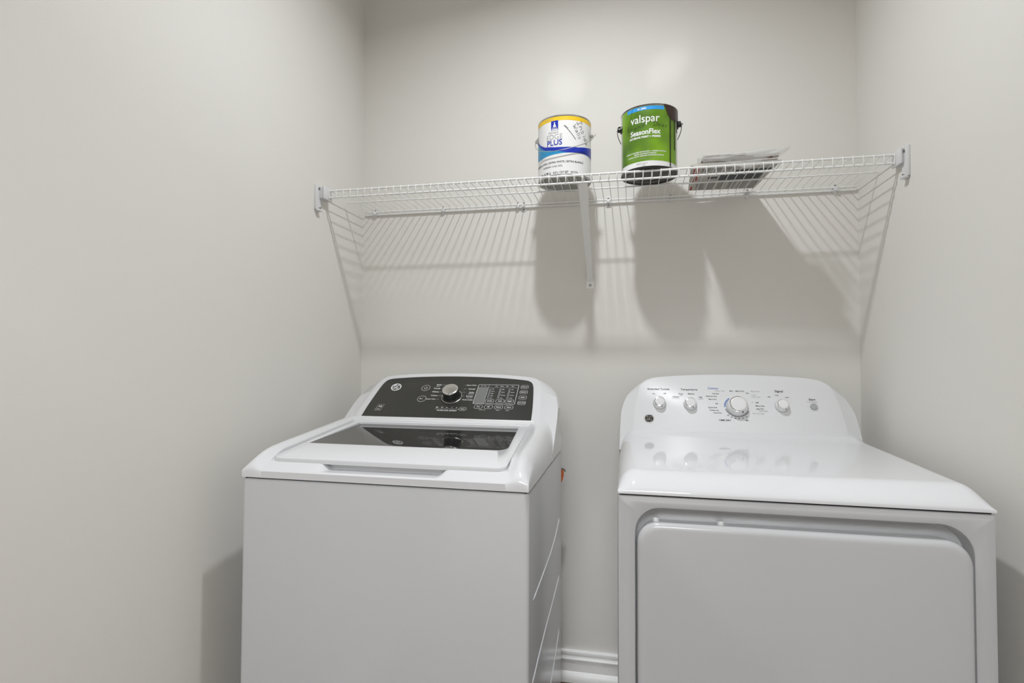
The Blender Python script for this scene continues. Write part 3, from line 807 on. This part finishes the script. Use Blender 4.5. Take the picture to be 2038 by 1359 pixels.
def poly(P): bm.faces.new([bm.verts.new(fe(uc+x, v)) for x, v in P])
poly([(-.0060, .1535), (.0060, .1535), (.0045, .1560), (.0030, .1610), (.0015, .1640), (-.0015, .1640), (-.0030, .1610), (-.0045, .1560)])
poly([(.0020*cos(k*pi/5), .1665+.0024*sin(k*pi/5)) for k in range(10)])
rectp(bm, deg(-28), .1440, deg(-14), .1475, fe)
add_text(bm, 'PAINTS', .0052, (uc, .1498), fe)
finish(bm, 'emblem_figure', m_label, wc, 0, False)
bm = bmesh.new()
add_text(bm, 'EDGE', .0225, (deg(-22), .1225), pfc, bold=-.0002); add_text(bm, 'Painters', .0105, (deg(-24), .1370), pfc)
add_text(bm, 'ONE COAT', .0062, (deg(-35), CH-.0115), pfc)
finish(bm, 'grey_lettering', m_gtext, wc, 0, False)
bm = bmesh.new(); add_text(bm, 'PLUS', .0240, (deg(-22), .1045), cf(CR+.0008), bold=.0003); finish(bm, 'blue_lettering', m_navy, wc, 0, False)
bm = bmesh.new()
add_text(bm, 'INTERIOR LATEX | EXTRA WHITE | EXTRA BLANCO', .0078, (deg(-18), .0440), pfc, bold=.0002)
add_text(bm, 'INTERIOR • 0 G/L VOC', .0068, (deg(-27), .0315), pfc, bold=.0001)
add_text(bm, '1 GAL (3.78 L)', .0090, (deg(-48), .0120), pfc, bold=.0003); add_text(bm, '3.5 L / 3.7 QT', .0085, (deg(-8), .0115), pfc, bold=.0003)
add_text(bm, 'SATIN', .0085, (deg(21), .0115), pfc, bold=.0001)
finish(bm, 'black_lettering', m_btext, wc, 0, False)
# pen strokes: Inside Walls
GL = {'I': [[(.2, 1), (.9, 1)], [(.55, 1), (.5, 0)], [(.15, 0), (.85, 0)]], 'n': [[(.1, .6), (.12, 0)], [(.12, .4), (.35, .6), (.55, .45), (.6, 0)]],
      's': [[(.6, .5), (.3, .6), (.15, .45), (.5, .25), (.5, .05), (.1, .02)]], 'i': [[(.3, .55), (.3, 0)], [(.3, .75), (.32, .8)]],
      'd': [[(.6, 1), (.6, 0)], [(.6, .45), (.3, .6), (.12, .3), (.3, .02), (.6, .15)]], 'e': [[(.12, .3), (.6, .35), (.5, .58), (.25, .55), (.12, .25), (.3, .02), (.6, .1)]],
      'W': [[(0, 1), (.25, 0), (.5, .6), (.75, 0), (1, 1)]], 'a': [[(.6, .5), (.3, .6), (.12, .25), (.35, .02), (.58, .3), (.6, .6), (.62, 0)]], 'l': [[(.25, 1), (.25, 0)]],
      'F': [[(.15, 1), (.1, 0)], [(.15, 1), (.8, 1.05)], [(.12, .5), (.6, .55)]], 'r': [[(.15, .55), (.18, 0)], [(.18, .35), (.35, .55), (.55, .5)]],
      'o': [[(.3, .55), (.1, .3), (.3, .02), (.55, .25), (.3, .55)]], 't': [[(.35, 1), (.33, 0)], [(.05, .6), (.7, .62)]], 'D': [[(.15, 1), (.1, 0)], [(.1, 1), (.7, .75), (.75, .3), (.1, 0)]]}
def pen(bm, s, at, size, rot, f, w, jit=.04):
    x = 0; c, sn = cos(rot), sin(rot)
    for ch in s:
        if ch == ' ': x += .5; continue
        for stv in GL[ch]:
            P = []
            for px, py in stv:
                X_ = (x+px+random.uniform(-jit, jit))*size; Y_ = (py+random.uniform(-jit, jit))*size
                P.append((at[0]+X_*c-Y_*sn, at[1]+X_*sn+Y_*c))
            add_ribbon(bm, dens(P, .002), w, f)
        x += {'W': 1.15, 'l': .45, 'i': .5, 'I': 1.0}.get(ch, .8)
bm = bmesh.new(); fm = cf(CR+.0010)
pen(bm, 'Inside', (deg(26), .1700), .0170, radians(-62), fm, .0011); pen(bm, 'Walls', (deg(17), .1560), .0130, radians(-62), fm, .0009)
add_ribbon(bm, dens([(deg(-1), .1560), (deg(4), .1490), (deg(12), .1360), (deg(20), .1220), (deg(24), .1135)], .003), .0012, fm)
add_ribbon(bm, dens([(deg(-1), .1560), (deg(7), .1455)], .003), .0008, lambda u, v: fm(u+.002, v+.001))
finish(bm, 'marker_handwriting', m_marker, wc, 0, False)
ears_bail(wc, radians(82), radians(-88), .1420, 0, m_tin)
RB = CR+.0095
A = Vector((sin(radians(82)), -cos(radians(82)), 0)); Bv = Vector((sin(radians(-88)), -cos(radians(-88)), 0))
bp = []
for k in range(33):
    t = k/32; ph = radians(82-170*t); e = sin(pi*t)
    z = .1420-.0660*e**.8+.004*sin(2*pi*t)
    rr = RB+.001*e
    bp.append((rr*sin(ph), -rr*cos(ph), z))
bp = [(A.x*(RB+.0045), A.y*(RB+.0045), .1500), (A.x*(RB+.0075), A.y*(RB+.0075), .1440)]+bp+[(Bv.x*(RB+.004), Bv.y*(RB+.004), .1270), (Bv.x*(RB+.001), Bv.y*(RB+.001), .1430)]
tube('bail_handle', bp[:-2]+bp[-1:], .0011, m_tin, wc, 6)

# --- green can
gc = can('paint_can', 'green paint can with dark brown drips down its right side, on the wire shelf', 1.0600, -.2080, 0)
lathe('can_body', [(CR-.0006, .0050), (CR-.0006, CH-.004), (CR+.0009, CH-.0025), (CR+.0009, CH), (CR-.003, CH+.0006), (CR-.005, CH-.004)], m_tin, gc, 72, caps=False)
lathe('can_bottom', [(CR-.0004, .0075), (CR+.0012, .0055), (CR+.0012, .0005), (CR-.002, 0), (CR-.006, .0032), (CR-.016, .0036), (CR-.018, .0020), (.050, .0018), (.048, .0034), (.0001, .0036)], m_canblack, gc, 64, caps=False)
lathe('can_lid', [(CR-.0045, CH-.003), (CR-.008, CH-.006), (CR-.012, CH-.001), (.056, CH-.002), (.0001, CH-.0025)], m_lid, gc, 64, caps=False)
lathe('rim_bead', [(CR+.0010, CH-.0025), (CR+.0013, CH-.001), (CR+.0008, CH+.0002)], m_dripblack, gc, 72, caps=False)
VG = radians(-2.0)
flat = lambda v: [(-180, v), (180, v)]
strip('white_label', flat(CH-.0050), flat(.0060), m_label, gc, CR+.0002, -66, 72, VG)
strip('grey_label_edge', flat(CH-.0050), flat(.0060), m_tin, gc, CR+.0001, -100, -60, VG)
strip('green_label', flat(CH-.0050), [(-70, .0210), (-50, .0215), (0, .0225), (50, .0200), (70, .0170)], m_green, gc, CR+.0004, -70, 68, VG)
strip('blue_band', flat(CH-.0060), [(-48, .1735), (31, .1735)], m_sky, gc, CR+.0005, -48, 31, VG)
bm = bmesh.new(); fg = cf(CR+.0007, VG)
add_text(bm, 'valspar', .0340, (deg(-9), .1475), fg, bold=.0002, sx=.92)
add_text(bm, 'SeasonFlex', .0215, (deg(-8.5), .1080), fg, bold=.0005, sx=.94)
add_text(bm, 'EXTERIOR PAINT + PRIMER', .0078, (deg(-9), .0935), fg, bold=.0003)
add_text(bm, '#1 paint', .0075, (deg(-14), .1790), fg, bold=.0003)
for s, v in (('SUPERIOR WEATHER PROTECTION — FLEXIBLE COATING', .0500), ('RESISTS CRACKING & PEELING', .0440), ('LASTING COLOR THROUGH CHANGING SEASONS', .0380)):
    add_text(bm, s, .0048, (deg(-8), v), fg, bold=.00015)
finish(bm, 'white_lettering', m_wtext, gc, 0, False)
bm = bmesh.new()
add_text(bm, 'LATEX PAINT • DO NOT FREEZE • KEEP OUT OF REACH', .0038, (deg(-8), .0300), fg, bold=0); add_text(bm, 'BASE 2107 4', .0062, (deg(-14), .0150), fg); add_text(bm, '3.78 L', .0050, (deg(-10), .0095), fg, bold=0)
finish(bm, 'grey_lettering', m_gtext, gc, 0, False)
bm = bmesh.new(); fk = cf(CR+.0012, VG)
pen(bm, 'Front', (deg(-47), .1165), .0150, radians(3), fk, .0009); pen(bm, 'Door', (deg(8), .1240), .0150, radians(-6), fk, .0009)
add_ribbon(bm, dens([(deg(-34), .1880), (deg(-37), .1650), (deg(-46), .1330), (deg(-44), .1200)], .003), .0007, fk)
add_ribbon(bm, dens([(deg(-22), .1870), (deg(-18), .1790)], .003), .0009, fk)
finish(bm, 'marker_handwriting', m_marker, gc, 0, False)
# paint run: sheet at the top, then drips
SP = [(30, .1885), (33, .1790), (37, .1660), (41, .1580), (45, .1520), (52, .1480), (60, .1500), (66, .1470), (74, .1580), (84, .1600), (96, .1650), (104, .1750), (108, .1880)]
strip('brown_paint_spill', flat(CH+.0004), SP, m_drip, gc, CR+.0018, 30, 108, VG)
def drip(d, v0, v1, w):
    bm = bmesh.new(); n = 18; rws = []
    for k in range(n+1):
        v = v0+(v1-v0)*k/n; ww = w*(1+.12*sin(k*1.7+d))*(1.15 if k == n-1 else 1)*(.35 if k == n else 1)
        rws.append([cyl(CR+.0006+h)(radians(d)+VG+ww*q/CR, v) for q, h in ((-.5, 0), (-.25, .0016), (.25, .0016), (.5, 0))])
    R = [[bm.verts.new(p) for p in r] for r in rws]
    for a, b in zip(R, R[1:]):
        for k in range(3): bm.faces.new((a[k], a[k+1], b[k+1], b[k]))
    return finish(bm, 'paint_drip', m_dripblack, gc, 60)
drip(45.5, .162, .004, .0034); drip(60, .160, .060, .0030); drip(72, .162, .118, .0028); drip(82, .165, .135, .0026)
bm = bmesh.new()
def dk(ph):
    pass
for ph, nm in ((radians(80), 'R'), (radians(-84), 'L')):
    mt = Matrix.Translation((CR*sin(ph), -CR*cos(ph), .1480)) @ Vector((0, 0, 1)).rotation_difference(Vector((sin(ph), -cos(ph), 0))).to_matrix().to_4x4()
    add_lathe(bm, [(.0120, 0), (.0115, .0025), (.0075, .0035), (.0065, .0090), (.0075, .0115), (.0030, .0125)], 20, mt)
    bx = Vector((sin(ph), -cos(ph), 0))
    add_tube(bm, [bx*(CR+.006)+Vector((0, 0, .158)), bx*(CR+.007)+Vector((0, 0, .142))], .0045, 8)
finish(bm, 'handle_ear', m_canblack, gc)
bp = []
for k in range(25):
    t = k/24; ph = radians(80+196*t)    # bail hangs down behind the can
    e = sin(pi*t); rr = CR+.012
    bp.append((rr*sin(ph), -rr*cos(ph), .1460-.060*e**1.6))
a = radians(80); b_ = radians(-84)
bp = [((CR+.010)*sin(a), -(CR+.010)*cos(a), .1520), ((CR+.0165)*sin(a), -(CR+.0165)*cos(a), .1500)] + bp + [((CR+.0155)*sin(b_), -(CR+.0155)*cos(b_), .1440), ((CR+.009)*sin(b_), -(CR+.009)*cos(b_), .1480)]
tube('bail_handle', bp, .0012, m_black, gc, 6)

# ------------------------------------------------------------------ newspapers
ZP = ZS+RR+.0025
nw = thing('newspaper', 'folded grey newspaper lying flat on the wire shelf under a plastic bag', 'newspaper', (1.30, -.14, ZP))
Q = [(-.1230, -.1280), (.1190, -.1380), (.1000, .1150), (-.1080, .1020)]
def sheet(z0, z1, k, m, nm, dx=0, dy=0, ro=0):
    bm = bmesh.new(); c, s_ = cos(ro), sin(ro)
    n = 10; G = []
    for lvl in (z0, z1):
        g = []
        for i in range(n+1):
            rw = []
            for j in range(n+1):
                u, v = i/n, j/n
                x = (Q[0][0]*(1-u)+Q[1][0]*u)*(1-v)+(Q[3][0]*(1-u)+Q[2][0]*u)*v
                y = (Q[0][1]*(1-u)+Q[1][1]*u)*(1-v)+(Q[3][1]*(1-u)+Q[2][1]*u)*v
                x, y = x*k, y*k; x, y = x*c-y*s_+dx, x*s_+y*c+dy
                wv = .0007*sin(9*u+3*v)*k if lvl > .001 else 0
                rw.append(bm.verts.new((x, y, lvl+wv)))
            g.append(rw)
        G.append(g)
    for g in G:
        for i in range(n):
            for j in range(n): bm.faces.new((g[i][j], g[i+1][j], g[i+1][j+1], g[i][j+1]))
    def bd_(g): return [g[i][0] for i in range(n)]+[g[n][j] for j in range(n)]+[g[i][n] for i in range(n, 0, -1)]+[g[0][j] for j in range(n, 0, -1)]
    a, b = bd_(G[0]), bd_(G[1])
    for q in range(len(a)): bm.faces.new((a[q], a[(q+1) % len(a)], b[(q+1) % len(a)], b[q]))
    return finish(bm, nm, m, nw, 40)
sheet(0, .0035, 1.0, m_news, 'page_section'); sheet(.0036, .0075, .985, m_news, 'page_section', .003, .004, .02); sheet(.0077, .012, .97, m_news, 'page_section', -.002, .002, -.015)
def on(u, v, z=-.0003):
    x = (Q[0][0]*(1-u)+Q[1][0]*u)*(1-v)+(Q[3][0]*(1-u)+Q[2][0]*u)*v
    y = (Q[0][1]*(1-u)+Q[1][1]*u)*(1-v)+(Q[3][1]*(1-u)+Q[2][1]*u)*v
    return Vector((x, y, z))
def pr(nm, m, rects):
    bm = bmesh.new()
    for u0, v0, u1, v1 in rects: bm.faces.new([bm.verts.new(on(*p)) for p in ((u0, v0), (u1, v0), (u1, v1), (u0, v1))])
    return finish(bm, nm, m, nw, 0, False)
pics = [(.24, .42, .36, .50), (.38, .36, .92, .58), (.55, .20, .97, .33)]
pr('printed_picture', m_newsdark, pics)
pr('red_print', m_newsred, [(.035, .02, .055, .62), (.075, .02, .10, .55), (.02, .80, .05, .98)])
tl = []
for cx0 in (.10, .25, .40, .55, .70, .85):
    for k in range(16):
        v = .63+k*.022
        tl.append((cx0+.004, v, cx0+.125+random.uniform(-.02, 0), v+.008))
for cx0 in (.13, .27, .41):
    for k in range(8):
        v = .04+k*.022; tl.append((cx0, v, cx0+.115+random.uniform(-.02, 0), v+.009))
pr('printed_text_columns', mat('newsprint_text_ink', (.22, .21, .20), .9), tl)

rl = thing('rolled_newspaper', 'rolled newspaper inside a clear plastic bag, resting on the flat newspaper', 'newspaper', (1.20, -.215, ZP+.012))
bm = bmesh.new()
# flattened roll: elliptical spiral cross section along x
secs = []
for k in range(9):
    x = .014+.205*k/8; h = .0135+.0015*sin(k*1.3); w = .036+.006*sin(k*.8)
    secs.append([(x+.004*sin(6.28*q/28), w*cos(2*pi*q/28)*(1+.04*sin(3*q))-.01, .0140+h*sin(2*pi*q/28)) for q in range(28)])
add_loft(bm, secs); bm.faces.ensure_lookup_table()
finish(bm, 'paper_roll', m_news, rl, 50)
bm = bmesh.new(); P3 = []
for q in range(70):
    a = q/70*2*pi*2.6; s_ = 1-.26*a/(2*pi); P3.append((.0125, .036*s_*cos(a)-.01, .0140+.0135*s_*sin(a)))
for a, b in zip(P3, P3[1:]):
    v = [bm.verts.new(p) for p in (a, b, (b[0]+.010, b[1], b[2]), (a[0]+.010, a[1], a[2]))]; bm.faces.new(v)
finish(bm, 'rolled_page_end', m_newsbrown, rl, 0, False)
bm = bmesh.new()
for v0, v1, x0, x1 in ((.0190, .0265, .012, .06), (.0215, .0250, .05, .13), (.007, .0120, .012, .15), (.004, .009, .09, .20)):
    n = 12; P = []
    for k in range(n+1):
        x = x0+(x1-x0)*k/n
        f_ = lambda z: (x, -.01-.0415*sqrt(max(0, 1-((z-.014)/.0165)**2))-.0006, z)
        P.append((bm.verts.new(f_(v0+.001*sin(k))), bm.verts.new(f_(v1))))
    for a, b in zip(P, P[1:]): bm.faces.new((a[0], b[0], b[1], a[1]))
finish(bm, 'brown_print', m_newsbrown, rl, 0, False)
# plastic bag around the roll with an empty tail
bg = rl
bm = bmesh.new(); random.seed(11)
secs = []
def bsec(x, cy, cz, w, h, ph, dz=0):
    out = []
    for q in range(36):
        a = 2*pi*q/36; k = 1+.05*sin(5*a+ph)+.04*sin(9*a-ph*2.1)+random.uniform(-.02, .02)
        out.append((x+.003*sin(3*a+ph), cy+w*cos(a)*k, cz+h*sin(a)*k))
    return out
for x, cy, cz, w, h in ((.002, -.011, .014, .030, .012), (.010, -.011, .014, .040, .0165), (.04, -.011, .0148, .044, .0175), (.08, -.011, .015, .046, .0180), (.12, -.012, .0152, .050, .0185), (.16, -.012, .017, .050, .0200),
                        (.195, -.010, .021, .046, .0180), (.215, -.008, .026, .038, .0140), (.230, -.006, .032, .030, .010), (.243, -.004, .039, .024, .0065), (.256, -.002, .047, .016, .0030)):
    secs.append(bsec(x, cy, cz, w, h, x*40))
R = add_loft(bm, secs); bm.faces.new(R[0][::-1]); bm.faces.new(R[-1])
finish(bm, 'plastic_bag', m_film, bg, 35)['label'] = 'crumpled clear plastic bag with its tail sticking up'
bm = bmesh.new()   # loose flap hanging over the front rail
FL = []
for k in range(15):
    t = k/14; x = .006+.20*t
    dep = .004+.030*math.exp(-((t-.60)/.22)**2)+.006*(1-t)
    row = []
    for j in range(7):
        s_ = j/6
        y0, z0 = -.052, .012-.001
        y = y0-.0205*sst(0, .35, s_)+.001*sin(9*t+5*s_); z = z0-.004*s_-dep*max(0, s_-.2)/.8
        row.append(bm.verts.new((x+.004*sin(7*s_+t*3), y, z)))
    FL.append(row)
for a, b in zip(FL, FL[1:]):
    for j in range(6): bm.faces.new((a[j], a[j+1], b[j+1], b[j]))
finish(bm, 'bag_flap', m_film, bg, 40)

for o in COL.objects:
    n_ = o.name.split('.')[0]
    if any(k in n_ for k in ('lettering', 'handwriting', 'printed_', 'red_print', 'badge_monogram', 'emblem_figure', 'brown_print')): o['kind'] = 'stuff'
